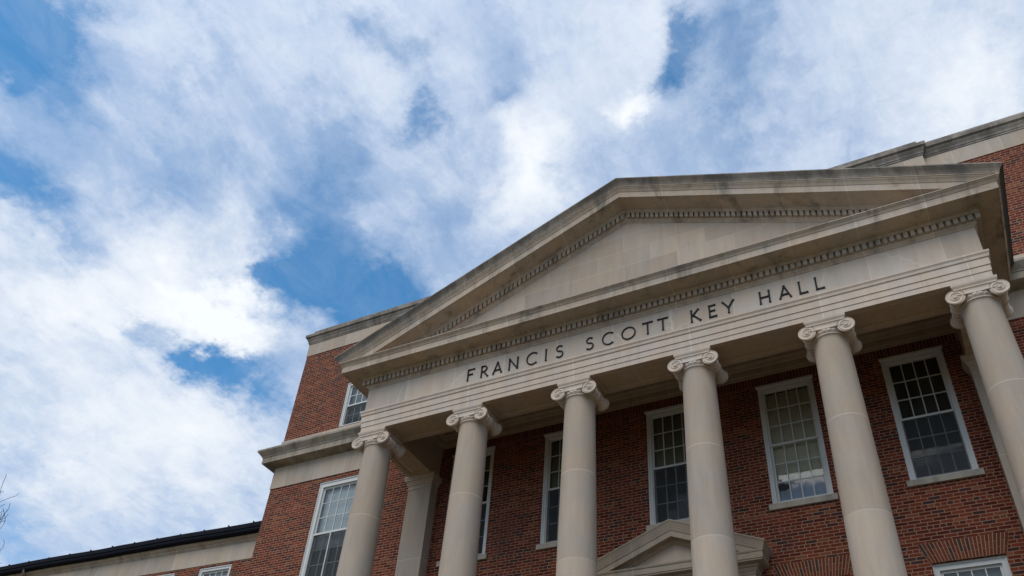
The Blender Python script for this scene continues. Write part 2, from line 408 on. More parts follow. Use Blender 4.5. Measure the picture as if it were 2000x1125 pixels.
def wall_with_holes(mb, x0, x1, z0, z1, y, holes, depth=.3):
    xs = sorted({x0, x1, *[h[0] for h in holes], *[h[1] for h in holes]})
    zs = sorted({z0, z1, *[h[2] for h in holes], *[h[3] for h in holes]})
    for a, b in zip(xs[:-1], xs[1:]):
        for c, d in zip(zs[:-1], zs[1:]):
            if any(h[0] <= a and b <= h[1] and h[2] <= c and d <= h[3] for h in holes): continue
            mb.face([(a, y, c), (b, y, c), (b, y, d), (a, y, d)])
    for h in holes:
        a, b, c, d = h
        mb.face([(a, y, c), (a, y+depth, c), (a, y+depth, d), (a, y, d)])
        mb.face([(b, y, c), (b, y+depth, c), (b, y+depth, d), (b, y, d)])
        mb.face([(a, y, d), (a, y+depth, d), (b, y+depth, d), (b, y, d)])
        mb.face([(a, y, c), (a, y+depth, c), (b, y+depth, c), (b, y, c)])

W5 = [-5., -2.5, 0., 2.5, 5.]
ZB, ZT, WW = 10.317, 13.138, 1.146
holes = [(x-WW/2, x+WW/2, ZB, ZT) for x in W5]
holes += [(-9.02-.685, -9.02+.685, 10.36, 13.245)]
holes += [(-8.97-.57, -8.97+.57, 14.99, 16.53)]
holes += [(x-WW/2, x+WW/2, 6.2, 8.712) for x in (2.5, 5.)]
holes += [(-.75, .75, FLOOR, 7.9)]
w = MB()
wall_with_holes(w, -LX, LX, 4.7, 18.07, WALL, holes)
for sx in (-1, 1): w.face([(sx*LX, WALL, 4.7), (sx*LX, 16., 4.7), (sx*LX, 16., 18.9), (sx*LX, WALL, 18.9)])
w.face([(-LX, 16., 4.7), (LX, 16., 4.7), (LX, 16., 18.9), (-LX, 16., 18.9)])
w.build('brick_wall', M['brick'], hall)
w = MB()
for a in (-AH, AH): w.face([(a, ATT, 14.75), (a, WALL+.01, 14.75), (a, WALL+.01, 18.07), (a, ATT, 18.07)])
w.face([(-AH, ATT, 14.75), (AH, ATT, 14.75), (AH, ATT, 18.07), (-AH, ATT, 18.07)])
w.build('attic_wall', M['brick'], hall)
r = MB(); r.box(-LX+.1, LX-.1, WALL+.3, 15.9, 18.75, 18.85)
r.build('flat_roof', M['slate'], hall)
r = MB()
for a, b in ((-11.2, -6.75), (-6.55, 6.55)):
    for c, d in ((6.0, 9.75), (9.95, 14.6), (14.7, 18.)):
        r.face([(a, 6.2, c), (b, 6.2, c), (b, 6.2, d), (a, 6.2, d)])
        r.face([(a, WALL+.32, d), (b, WALL+.32, d), (b, 6.2, d), (a, 6.2, d)])
        r.face([(a, WALL+.32, c), (b, WALL+.32, c), (b, 6.2, c), (a, 6.2, c)])
        for q in (a, b): r.face([(q, WALL+.32, c), (q, 6.2, c), (q, 6.2, d), (q, WALL+.32, d)])
r.build('interior_wall', M['dark'], hall)

# soldier course under the portico's wall moulding
s = MB(); k = 0
x = -5.9
s.mi = 1; s.box(-5.92, 5.92, WALL-.002, WALL+.02, 13.185, 13.42); s.mi = 0
while x < 5.86:
    s.box(x+.005, x+.0627, WALL-.006, WALL+.02, 13.19, 13.40); x += .0677
s.build('soldier_course', [M['arch_brick'], M['mortar']], hall)

# ---- windows: local frame x along the wall, y into it, z up, origin at the middle of the opening's foot
def add_window(parent, loc, w, h, rows, cols, rec=.02, rot=0., blind=None, cw=.085, drip=False, storm=False, sill=.12, screen=False):
    f = MB(); y0 = rec; hw = w/2-.001; h = h-.001
    f.box(-hw, -hw+cw, y0, y0+.13, 0, h); f.box(hw-cw, hw, y0, y0+.13, 0, h)
    f.box(-hw+cw, hw-cw, y0, y0+.13, h-cw*1.2, h); f.box(-hw+cw, hw-cw, y0, y0+.13, 0, .05)
    f.box(-hw-.0, -hw+.03, y0-.018, y0-.0005, 0, h); f.box(hw-.03, hw, y0-.018, y0-.0005, 0, h)
    f.box(-hw+.03, hw-.03, y0-.018, y0-.0005, h-.035, h)
    if drip:
        f.box(-hw-.025, hw+.025, -.035, y0-.02, h-.035, h+.012)
    o = f.build('window', M['white'], parent, at=loc, world=False, rot=rot)
    o.location = Vector(loc)-world_loc(parent)
    ix = hw-cw; z0 = .05; z1 = h-cw*1.2; mid = (z0+z1)/2; st = .045; mu = .0095
    for up in (1, 0):
        a, b = (mid-.02, z1) if up else (z0, mid+.02)
        ya = y0+(.05 if up else .088)
        s = MB()
        s.box(-ix, -ix+st, ya, ya+.035, a, b); s.box(ix-st, ix, ya, ya+.035, a, b)
        s.box(-ix+st, ix-st, ya, ya+.035, b-(.045 if up else .04), b); s.box(-ix+st, ix-st, ya, ya+.035, a, a+(.04 if up else .07))
        ga, gb = a+(.04 if up else .07), b-.042
        for k in range(1, cols):
            x = -ix+st+(2*ix-2*st)*k/cols; s.box(x-mu, x+mu, ya+.002, ya+.030, ga, gb)
        for k in range(1, rows):
            z = ga+(gb-ga)*k/rows; s.box(-ix+st, ix-st, ya+.005, ya+.027, z-mu, z+mu)
        s.build('sash', M['white'], o, world=False)
        p = MB(); p.face([(-ix+st, ya+.016, ga), (ix-st, ya+.016, ga), (ix-st, ya+.016, gb), (-ix+st, ya+.016, gb)])
        p.build('pane', M['glass'], o, world=False, recalc=False)
    if storm:
        s = MB(); s.box(-ix, ix, y0+.012, y0+.035, mid-.06, mid-.015); s.box(-.014, .014, y0+.012, y0+.035, .051, mid-.061)
        s.box(-ix, -ix+.03, y0+.012, y0+.035, .051, mid-.061); s.box(ix-.03, ix, y0+.012, y0+.035, .051, mid-.061)
        s.build('storm_sash', M['white'], o, world=False)
    if screen:
        s = MB(); s.box(-ix, -ix+.022, y0+.03, y0+.042, .051, mid-.015); s.box(ix-.022, ix, y0+.03, y0+.042, .051, mid-.015); s.box(-ix+.022, ix-.022, y0+.03, y0+.042, mid-.04, mid-.015)
        s.mi = 1; s.face([(-ix+.022, y0+.036, .051), (ix-.022, y0+.036, .051), (ix-.022, y0+.036, mid-.04), (-ix+.022, y0+.036, mid-.04)])
        s.build('insect_screen', [M['white'], M['mesh']], o, world=False, recalc=False)
    if sill:
        s = MB(); s.box(-hw-.07, hw+.07, -.055, .10, -sill, -.002); s.build('sill', M['sill'], o, world=False)
    if blind:
        mat, frac = blind
        bl = MB(); zb = z1-(z1-z0)*frac
        bl.loft([[(x, y0+.19+.004*math.sin(zz*9), zz) for x in (-ix-.02, 0, ix+.02)] for zz in [zb+(z1-zb)*k/8 for k in range(9)]])
        bl.box(-ix-.02, ix+.02, y0+.18, y0+.205, zb-.03, zb+.004)
        bl.build('blind', mat, o, world=False)
    return o
bl = {-5.: (M['blind_olive'], .12), -2.5: (M['blind_olive'], .50), 0.: (M['blind_olive'], .47), 2.5: (M['blind_cream'], .80), 5.: None}
for x in W5:
    o = add_window(hall, (x, WALL, ZB), WW, ZT-ZB, 3, 4, blind=bl[x], drip=True, screen=x != 2.5)
    if x == 2.5:
        refl = MB(); refl.loft([[(-.52+1.04*k/26, .285+.012*math.sin(k*1.9), z) for k in range(27)] for z in (.0, .9)]); refl.build('sky_reflection_panel', M['sky_reflection_panel'], o, world=False)  # added wavy panel; its blue imitates sky reflected in the lower panes
    if x == 2.5: o['label'] = 'white sash window with a cream blind pulled most of the way down'
    if x == 5.: o['label'] = 'white sash window with dark unlit panes beside the right-hand column'
add_window(hall, (-9.02, WALL, 10.36), 1.37, 13.245-10.36, 3, 4, rec=.03, blind=(M['blind_white'], .62), storm=True, cw=.12, screen=True)
add_window(hall, (-8.97, WALL, 14.99), 1.14, 1.54, 2, 4, rec=.03, blind=(M['blind_grey'], .75), sill=0, screen=True)
for x in (2.5, 5.):
    add_window(hall, (x, WALL, 6.2), WW, 8.712-6.2, 3, 4, rec=.07, blind=(M['blind_grey'], .9), cw=.095)
# jack arches over the lower windows
def jack_arch(xc):
    a = MB(); z0, z1, hb, ht, n = 8.716, 9.09, .60, .72, 23
    a.mi = 1
    a.loft([[(xc-hb, y, z0), (xc+hb, y, z0), (xc+ht, y, z1), (xc-ht, y, z1)] for y in (WALL-.003, WALL+.02)], closed=True, caps=True)
    a.mi = 0
    for k in range(n):
        sp = (.34, .66)[k % 2]
        for q0, q1 in ((0., sp-.013), (sp+.013, 1.)):
            def pt(t, q):
                hwid = hb+(ht-hb)*q; return xc-hwid+2*hwid*t, z0+.004+(z1-z0-.008)*q
            t0, t1 = (k+.115)/n, (k+.885)/n
            c = [pt(t0, q0), pt(t1, q0), pt(t1, q1), pt(t0, q1)]
            a.loft([[(x, y, z) for x, z in c] for y in (WALL-.008, WALL+.01)], closed=True, caps=True)
    a.build('jack_arch', [M['arch_brick'], M['mortar']], hall)
for x in (2.5, 5.): jack_arch(x)

# ---- main cornice, frieze and plinth course on the flanks, attic band and parapet
prof_main = [(0., 14.05), (.02, 14.055), (.29, 14.115), (.30, 14.115), (.30, 14.285), (.315, 14.29), (.325, 14.32), (.355, 14.355), (.41, 14.42), (.435, 14.45), (.442, 14.50), (.05, 14.66), (0., 14.66)]
for sx in (-1, 1):
    mc = MB(); mc.sweep(prof_main, [(sx*LX, 14., sx, 0), (sx*LX, WALL, sx, -1), (sx*(HW+.02), WALL, 0, -1)])
    mc.build('main_cornice', M['maincor'], hall)
    mf = MB(); mf.sweep([(0.001, 13.395), (.018, 13.395), (.018, 14.06), (.001, 14.06)], [(sx*LX, 14., sx, 0), (sx*LX, WALL, sx, -1), (sx*(HW+.02), WALL, 0, -1)])
    mf.build('stone_frieze', M['band'], hall)
    pl = MB(); pl.sweep([(0.001, 14.66), (.03, 14.66), (.03, 14.935), (.02, 14.95), (.001, 14.953)], [(sx*LX, 14., sx, 0), (sx*LX, WALL, sx, -1), (sx*(AH-.1), WALL, 0, -1)])
    pl.build('plinth_course', M['band'], hall)
ppath = [(-LX, 14., -1, 0), (-LX, WALL, -1, -1), (-AH, WALL, -1, -1), (-AH, ATT, -1, -1), (AH, ATT, 1, -1), (AH, WALL, 1, -1), (LX, WALL, 1, -1), (LX, 14., 1, 0)]
pb = MB(); pb.sweep([(-.2, 18.06), (.015, 18.06), (.015, 18.53), (-.2, 18.53)], ppath); pb.build('stone_band', M['band'], hall)
pc = MB(); pc.sweep([(-.2, 18.53), (.03, 18.531), (.035, 18.57), (.05, 18.585), (.055, 18.63), (.09, 18.70), (.095, 18.74), (.14, 18.765), (.145, 18.86), (.0, 18.885), (-.2, 18.885)], ppath); pc.build('parapet_cornice', M['top'], hall)
pk = MB(); pk.sweep([(-.35, 18.886), (-.02, 18.886), (-.02, 19.10), (-.05, 19.125), (-.35, 19.13)], ppath); pk.build('parapet_coping', M['top'], hall)

# ---- portico entablature
YB = .72
upath = [(-HW, WALL, -1, 0), (-HW, 0, -1, -1), (HW, 0, 1, -1), (HW, WALL, 1, 0)]
IN = -.62
ar = MB(); ar.sweep([(IN+.0, 12.70), (-.001, 12.551), (0., 12.552), (0., 12.668), (.013, 12.671), (.013, 12.80), (.028, 12.803), (.028, 12.962), (.045, 12.968), (.05, 12.985), (.053, 13.02), (.068, 13.05), (.074, 13.055), (.074, 13.098), (.0, 13.104), (IN, 13.104)], upath, caps=False)
ar.build('architrave', M['arch'], hall)
fr = MB(); fr.sweep([(IN, 13.105), (0., 13.105), (0., 13.742), (IN, 13.742)], upath, caps=False)
frieze = fr.build('frieze', M['frieze'], hall)
co = MB()
HC = [(IN, 13.743), (.012, 13.743), (.018, 13.765), (.04, 13.79), (.055, 13.80), (.06, 13.826), (.06, 13.968), (.128, 13.968), (.135, 13.99), (.155, 14.01), (.16, 14.036)]
HC2 = [(.488, 14.046), (.492, 14.038), (.51, 14.038), (.51, 14.198), (.522, 14.203), (.53, 14.222), (.548, 14.248), (.572, 14.27), (.578, 14.288), (.59, 14.288), (.592, 14.308), (.0, 14.40), (IN, 14.40)]
co.mi = 0; co.sweep(HC+[(.16, 14.3), (IN, 14.3)], upath, caps=False)
co.sweep([(.1602, 14.036)]+HC2[:-2]+[(.1602, 14.38)], upath, caps=False)
co.build('horizontal_cornice', M['cornice'], hall)
# dentils along the horizontal cornice
def dentil(mb, p, dx, up):
    pass
de = MB(); nd = 110
pitch = 2*(HW+.10)/nd
for k in range(nd+1):
    x = -(HW+.10)+pitch*k
    de.box(x-.038, x+.038, -.124, -.058, 13.838, 13.962)
for sx in (-1, 1):
    for k in range(1, 20):
        y = -.10+pitch*k
        a, b = sorted((sx*(HW+.058), sx*(HW+.124))); de.box(a, b, y-.038, y+.038, 13.838, 13.962)
de.build('dentil_course', M['cornice'], hall)

# ---- pediment: raking cornice, sima, tympanum, roof
SL = .426
def rake(mb, prof, apex_only=False, zmin=14.15):
    """prof [(d, z, kind)]: kind 'h' = z where it meets the corner, 'a' = z at the apex"""
    rings = {}
    for s in (-1, 0, 1):
        ring = []
        for d, z, kd in prof:
            za = z+SL*(HW+d) if kd == 'h' else z
            xe = HW+d if kd == 'h' else min(HW+d, (za-zmin)/SL)
            ring.append((s*xe, -d, za-SL*xe*abs(s)))
        rings[s] = ring
    mb.loft([rings[-1], rings[0], rings[1]], closed=True, caps=True)
rk = MB()
rake(rk, [(IN, 16.70, 'a'), (.001, 16.70, 'a'), (.012, 16.70, 'a'), (.02, 16.722, 'a'), (.045, 16.745, 'a'), (.06, 16.775, 'a'), (.06, 16.925, 'a'), (.128, 16.925, 'a'), (.135, 16.95, 'a'), (.158, 16.968, 'a'), (.162, 17.0, 'a'), (.162, 17.25, 'a'), (IN, 17.25, 'a')])
rake(rk, [(.1625, 17.0, 'a'), (.49, 17.055, 'a'), (.494, 14.04, 'h'), (.513, 14.04, 'h'), (.513, 14.20, 'h'), (.525, 14.206, 'h'), (.534, 14.224, 'h'), (.551, 14.251, 'h'), (.575, 14.273, 'h'), (.581, 14.29, 'h'), (.594, 14.291, 'h'), (.594, 14.312, 'h'), (.1625, 14.312, 'h')])
raking = rk.build('raking_cornice', M['cornice'], hall)
sm = MB()
SIMA = [(.10, 14.313), (.60, 14.313), (.602, 14.325), (.61, 14.345), (.632, 14.375), (.655, 14.395), (.672, 14.41), (.674, 14.418), (.685, 14.42), (.685, 14.452), (.10, 14.46)]
rake(sm, [(d, z, 'h') for d, z in SIMA])
sm.build('sima_moulding', M['top'], hall)
for sx in (-1, 1):
    se = MB(); se.sweep(SIMA, [(sx*HW, WALL, sx, 0), (sx*HW, .003, sx, -1)], caps=True)
    se.build('eaves_gutter_stone', M['lichen'], hall)
rd = MB()
c, sn = math.cos(math.atan(SL)), math.sin(math.atan(SL))
for sx in (-1, 1):
    k = 0
    while True:
        x = .075+k*.1115; k += 1
        zc = 16.855-SL*x
        if zc < 14.30: break
        pts = []
        for du, dv in ((-.036, -.066), (.036, -.066), (.036, .066), (-.036, .066)):
            pts.append((sx*(x+du), zc-SL*du+dv))
        rd.loft([[(px, y, pz) for px, pz in pts] for y in (-.124, -.058)], closed=True, caps=True)
rd.build('raking_dentil_course', M['cornice'], hall)
ty = MB(); ty.loft([[(-6.2, y, 14.05), (0, y, 16.72), (6.2, y, 14.05)] for y in (0., .3)], closed=True, caps=True)
ty.build('tympanum', M['tymp'], hall)
rf = MB()
za = 14.455+SL*(HW+.6)
rf.loft([[(-HW-.60, y, za-SL*(HW+.6)), (0, y, za), (HW+.60, y, za-SL*(HW+.6)), (HW+.6, y, za-SL*(HW+.6)-.1), (0, y, za-.1), (-HW-.6, y, za-SL*(HW+.6)-.1)] for y in (-.55, ATT+.03)], closed=True, caps=True)
rf.build('pediment_roof', M['slate'], hall)

# ---- soffit with sunk panels, return beams, ceiling
so = MB()
ins = HW-.64
def panel_soffit(mb, x0, x1, y0, y1, panels, z, rise=.045):
    xs = sorted({x0, x1, *[q for p in panels for q in p[:2]]}); ys = sorted({y0, y1, *[q for p in panels for q in p[2:]]})
    for a, b in zip(xs[:-1], xs[1:]):
        for c_, d_ in zip(ys[:-1], ys[1:]):
            if any(p[0] <= a and b <= p[1] and p[2] <= c_ and d_ <= p[3] for p in panels): continue
            mb.face([(a, c_, z), (b, c_, z), (b, d_, z), (a, d_, z)])
    for a, b, c_, d_ in panels:
        e = .03
        r0 = [(a, c_, z), (b, c_, z), (b, d_, z), (a, d_, z)]
        r1 = [(a+e*.4, c_+e*.4, z+rise*.5), (b-e*.4, c_+e*.4, z+rise*.5), (b-e*.4, d_-e*.4, z+rise*.5), (a+e*.4, d_-e*.4, z+rise*.5)]
        r2 = [(a+e, c_+e, z+rise*.55), (b-e, c_+e, z+rise*.55), (b-e, d_-e, z+rise*.55), (a+e, d_-e, z+rise*.55)]
        r3 = [(a+e, c_+e, z+rise), (b-e, c_+e, z+rise), (b-e, d_-e, z+rise), (a+e, d_-e, z+rise)]
        mb.loft([r0, r1, r2, r3], closed=True); mb.face(r3)
pan = [(CX[i]+.43, CX[i+1]-.43, .10, .62) for i in range(5)]
panel_soffit(so, -HW, HW, .0005, YB, pan, CAP)
for sx in (-1, 1):
    a, b = sorted((sx*HW, sx*ins)); panel_soffit(so, a, b, YB, WALL, [(a+.10, b-.10, .85, 2.02)], CAP)
# inner faces of the beams
so.face([(-ins, YB, CAP), (ins, YB, CAP), (ins, YB, 13.95), (-ins, YB, 13.95)])
for sx in (-1, 1): so.face([(sx*ins, YB, CAP), (sx*ins, WALL, CAP), (sx*ins, WALL, 13.95), (sx*ins, YB, 13.95)])
so.build('architrave_soffit', M['soffit'], hall)
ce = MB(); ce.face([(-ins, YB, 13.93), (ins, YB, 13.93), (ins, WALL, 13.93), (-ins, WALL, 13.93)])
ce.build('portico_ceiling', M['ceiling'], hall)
cr = MB(); CRP = [(0.002, 13.40), (.03, 13.40), (.035, 13.46), (.05, 13.475), (.05, 13.62), (.075, 13.64), (.10, 13.69), (.15, 13.73), (.16, 13.78), (.22, 13.80), (.225, 13.86), (.26, 13.92), (.26, 13.925), (.002, 13.925)]
cr.sweep(CRP, [(-ins, YB, 1, 1), (ins, YB, -1, 1), (ins, WALL, -1, -1), (-ins, WALL, 1, -1), (-ins, YB, 1, 1)], caps=False)
cr.build('crown_moulding', M['soffit'], hall)

# ---- pilasters behind the end columns
def pilaster(xc):
    p = MB(); a = .325
    p.box(xc-a, xc+a, 2.16, WALL-.001, FLOOR, 12.262)
    o = p.build('pilaster', M['pil'], hall)
    c_ = MB()
    path = [(xc-a, WALL-.002, -1, 0), (xc-a, 2.16, -1, -1), (xc+a, 2.16, 1, -1), (xc+a, WALL-.002, 1, 0)]
    c_.sweep([(-.1, 12.20), (.012, 12.20), (.02, 12.215), (.012, 12.235), (.004, 12.24), (.004, 12.31), (.02, 12.315), (.026, 12.345), (.05, 12.39), (.058, 12.42), (.08, 12.425), (.085, 12.47), (.10, 12.50), (.10, 12.549), (-.1, 12.549)], path)
    c_.build('pilaster_capital', M['pil'], o)
for sx in (-1, 1): pilaster(sx*6.25)

# ---- Ionic columns
col = MB()
SH = 12.172-FLOOR
prof = [(.50, .0), (.50, .12)]
prof = [(.39+.073*0+.10*math.cos(a)+.02, .18+.07*math.sin(a)) for a in [math.radians(q) for q in range(-80, 81, 20)]]
prof += [(.425, .27), (.42, .30)]+[(.41+.045*math.cos(a), .345+.045*math.sin(a)) for a in [math.radians(q) for q in range(-80, 81, 20)]]+[(.405, .40), (.392, .44)]
for k in range(0, 41):
    t_ = k/40; z = .44+(SH-.52)*t_
    prof.append((.312+.074*(1-t_**1.55), z))
prof += [(.313, SH-.05), (.319, SH-.02), (.325, SH)]
col.lathe(prof, 64)
col.box(-.50, .50, -.50, .50, .0, .11)
column0 = col.build('column', M['column'], hall, at=(CX[0], AX, FLOOR), world=False, smooth=35)
column0.location = Vector((CX[0], AX, FLOOR))-world_loc(hall)
cp = MB(); T = CAP-FLOOR-.001   # capital, local to the column foot; T = its top
def zc(q): return T+q
# abacus
cp.loft([[(-h, -h, zc(z)), (h, -h, zc(z)), (h, h, zc(z)), (-h, h, zc(z))] for h, z in ((.322, -.118), (.335, -.10), (.338, -.088), (.356, -.062), (.366, -.045), (.366, 0.))], closed=True, caps=True)
VC, VR, VX = -.262, .157, .342
def volute(sx, sy):
    nr, nt = 40, 72; lr = math.log(.50)
    rings = []
    for i in range(nr+1):
        r_ = VR*(1-i/nr)**1.0+.0001
        ring = []
        for k in range(nt):
            th = 2*math.pi*k/nt
            ph = (math.log(r_/VR)/lr)-th/(2*math.pi)+.25
            fr_ = ph-math.floor(ph)
            dep = -.019*math.sin(math.pi*fr_)**.7*min(1., r_/.05)
            if r_ < .031: dep = .008*math.sqrt(max(0., 1-(r_/.031)**2))
            if r_ > VR*.985: dep = -.004
            ring.append((sx*(VX)+sx*-1*r_*math.cos(th+math.pi/2), sy*(.36+dep), zc(VC+r_*math.sin(th+math.pi/2))))
        rings.append(ring)
    back = [(sx*VX+sx*-1*VR*math.cos(2*math.pi*k/nt+math.pi/2), sy*.315, zc(VC+VR*math.sin(2*math.pi*k/nt+math.pi/2))) for k in range(nt)]
    cp.loft([back]+rings, closed=True, caps=True)
for sx in (-1, 1):
    for sy in (-1, 1): volute(sx, sy)
    # bolster: turned body running from the front volute to the back one
    bp_ = [(-.32, .146), (-.305, .143), (-.27, .126), (-.22, .104), (-.185, .094), (-.18, .106), (-.165, .112), (-.15, .106), (-.145, .090), (-.115, .102), (-.085, .106), (-.055, .090), (-.05, .104), (-.03, .113)]
    bp_ = bp_+[(0., .117)]+[(-y, r_) for y, r_ in reversed(bp_)]
    cp.loft([[(sx*VX+r_*math.cos(2*math.pi*k/40), y, zc(VC-.004+r_*math.sin(2*math.pi*k/40))) for k in range(40)] for y, r_ in bp_], closed=True, caps=True)
# canalis between the volutes, with raised fillets
for sy in (-1, 1):
    sec = [(.30, -.245), (.352, -.245), (.358, -.238), (.358, -.228), (.345, -.222), (.338, -.19), (.338, -.16), (.345, -.135), (.358, -.13), (.358, -.108), (.30, -.106)]
    cp.loft([[(x, sy*y, zc(z-(.018*(1-(x/VX)**2) if z < -.2 else 0.))) for y, z in sec] for x in [VX*(-1+k/8) for k in range(17)]], closed=True, caps=True)
# echinus with egg and dart, astragal
NE = 24
def egg(th, r_, z):
    q = (th*NE/(2*math.pi)) % 1.; wv = abs(math.sin(math.pi*q))
    return .020*wv**.6*math.sin(max(0., min(1., (z-zc(-.345))/.10))*math.pi*.9+.15)-.006
cp.lathe([(.300, zc(-.36)), (.318, zc(-.345)), (.335, zc(-.325)), (.347, zc(-.30)), (.352, zc(-.27)), (.35, zc(-.245)), (.32, zc(-.235))], NE*8, fn=egg)
cp.lathe([(.30, zc(-.385))]+[(.322+.022*math.cos(a), zc(-.365)+.019*math.sin(a)) for a in [math.radians(q) for q in range(-90, 91, 20)]]+[(.30, zc(-.345))], 64)
capital = cp.build('capital', M['capital'], column0, world=False, smooth=32)
for x in CX[1:]:
    copy_part(column0, hall, Vector((x, AX, FLOOR))-world_loc(hall))
fl = MB(); fl.box(-7.2, 7.2, -.75, WALL-.001, 4.6, FLOOR-.001); fl.build('portico_floor', M['slate'], hall)

# ---- doorcase with a small pediment
dc = empty('doorcase', (0, WALL, FLOOR), hall)
DH, DY = 1.50, 2.20
dpath = [(-DH, WALL-.001, -1, 0), (-DH, DY, -1, -1), (DH, DY, 1, -1), (DH, WALL-.001, 1, 0)]
d = MB()
d.box(-DH, DH, DY, WALL-.001, 8.30, 8.86)
for sx in (-1, 1):
    a, b = sorted((sx*DH, sx*.80)); d.box(a, b, DY, WALL-.001, FLOOR, 8.299)
d.box(-.799, .799, DY+.05, WALL-.001, 7.9, 8.299)
d.build('door_surround', M['door_stone'], dc)
d = MB()
d.sweep([(-.2, 8.861), (.012, 8.861), (.018, 8.89), (.05, 8.93), (.06, 8.975), (.085, 8.98), (.09, 9.03), (.195, 9.04), (.195, 9.072), (.21, 9.072), (.21, 9.185), (.222, 9.19), (.232, 9.215), (.232, 9.23), (-.2, 9.26)], dpath)
SLD = .41
def rake2(mb, prof):
    rings = {}
    for s_ in (-1, 0, 1):
        ring = []
        for dd, z, kd in prof:
            za_ = z+SLD*(DH+dd) if kd == 'h' else z
            xe = DH+dd if kd == 'h' else min(DH+dd, (za_-9.15)/SLD)
            ring.append((s_*xe, DY-dd, za_-SLD*xe*abs(s_)))
        rings[s_] = ring
    mb.loft([rings[-1], rings[0], rings[1]], closed=True, caps=True)
rake2(d, [(-.15, 9.70, 'a'), (.001, 9.70, 'a'), (.015, 9.705, 'a'), (.055, 9.735, 'a'), (.06, 9.755, 'a'), (.09, 9.76, 'a'), (.095, 9.785, 'a'), (.198, 9.785, 'a'), (.2, 9.075, 'h'), (.213, 9.075, 'h'), (.213, 9.187, 'h'), (.225, 9.193, 'h'), (.235, 9.217, 'h'), (.235, 9.235, 'h'), (-.15, 9.235, 'h')])
DS = [(-.15, 9.236), (.24, 9.236), (.243, 9.25), (.255, 9.285), (.275, 9.33), (.285, 9.345), (.292, 9.347), (.292, 9.375), (-.15, 9.40)]
rake2(d, [(a, b, 'h') for a, b in DS])
for sx in (-1, 1): d.sweep(DS, [(sx*DH, WALL-.001, sx, 0), (sx*DH, DY, sx, -1)])
d.build('door_pediment', M['door_stone'], dc)
d = MB(); d.loft([[(-1.3, y, 9.16), (0, y, 9.72), (1.3, y, 9.16)] for y in (DY+.001, DY+.2)], closed=True, caps=True)
d.build('door_tympanum', M['tymp'], dc)
d = MB()
for a, b in ((-.745, -.004), (.004, .745)):
    d.box(a, b, WALL+.06, WALL+.11, FLOOR, 7.2)
    for z0, z1 in ((5.5, 6.1), (6.3, 7.0)): d.box(a+.12, b-.12, WALL+.045, WALL+.059, z0, z1)
d.box(-.745, .745, WALL+.06, WALL+.11, 7.201, 7.28)
d.build('door', M['door'], dc)
d = MB(); d.face([(-.745, WALL+.09, 7.281), (.745, WALL+.09, 7.281), (.745, WALL+.09, 7.9), (-.745, WALL+.09, 7.9)]); d.build('transom_pane', M['glass'], dc, recalc=False)

# ---- lettering on the frieze
def ribbon(mb, pts, w0, flare, y, flip=False):
    n_ = len(pts); L_, R_ = [], []
    tot = [0.]
    for a, b in zip(pts[:-1], pts[1:]): tot.append(tot[-1]+math.hypot(b[0]-a[0], b[1]-a[1]))
    for i, p in enumerate(pts):
        a = pts[max(i-1, 0)]; b = pts[min(i+1, n_-1)]
        dx, dz = b[0]-a[0], b[1]-a[1]; l = math.hypot(dx, dz) or 1.; nx, nz = -dz/l, dx/l
        e = min(tot[i], tot[-1]-tot[i])
        hw = w0/2*(1+flare*math.exp(-e/.022))
        L_.append((p[0]+nx*hw, p[1]+nz*hw)); R_.append((p[0]-nx*hw, p[1]-nz*hw))
    mb.loft([[(l[0], y, l[1]), (r_[0], y, r_[1]), (r_[0], -.001, r_[1]), (l[0], -.001, l[1])] for l, r_ in zip(L_, R_)], closed=True, caps=True)
def dense(a, b, n_=10): return [(a[0]+(b[0]-a[0])*k/n_, a[1]+(b[1]-a[1])*k/n_) for k in range(n_+1)]
def arc(cx, cz, rx, rz, a0, a1, n_=28): return [(cx+rx*math.cos(math.radians(a0+(a1-a0)*k/n_)), cz+rz*math.sin(math.radians(a0+(a1-a0)*k/n_))) for k in range(n_+1)]
GLY = {
 'F': [dense((.14, 0), (.14, 1)), dense((.06, .955), (1, .955)), dense((.14, .53), (.78, .53))],
 'R': [dense((.14, 0), (.14, 1)), dense((.06, .955), (.45, .955), 4)+arc(.45, .72, .36, .235, 90, -90, 14)[1:]+dense((.45, .485), (.14, .485), 3)[1:], dense((.42, .485), (1, 0))],
 'A': [dense((.03, 0), (.5, 1)), dense((.46, 1.02), (.97, 0)), dense((.2, .31), (.8, .31))],
 'N': [dense((.1, 0), (.1, 1)), dense((.06, 1), (.92, 0)), dense((.9, 0), (.9, 1))],
 'C': [arc(.6, .5, .56, .49, 48, 312)],
 'I': [dense((.5, 0), (.5, 1))],
 'S': [arc(.5, .745, .36, .225, 35, 215, 18)+arc(.5, .745, .36, .225, 215, 262, 5)[1:]+arc(.5, .265, .42, .255, 82, -145, 24)],
 'O': [arc(.5, .5, .47, .48, 90, 450, 40)],
 'T': [dense((.5, 0), (.5, .97)), dense((0, .955), (1, .955))],
 'K': [dense((.14, 0), (.14, 1)), dense((.2, .5), (.86, 1)), dense((.3, .56), (1, 0))],
 'E': [dense((.14, 0), (.14, 1)), dense((.06, .955), (.9, .955)), dense((.14, .52), (.82, .52)), dense((.06, .045), (1, .045))],
 'Y': [dense((.5, 0), (.5, .48)), dense((.5, .44), (.03, 1)), dense((.5, .44), (.97, 1))],
 'H': [dense((.11, 0), (.11, 1)), dense((.89, 0), (.89, 1)), dense((.11, .51), (.89, .51))],
 'L': [dense((.14, 0), (.14, 1)), dense((.06, .045), (1, .045))],
}
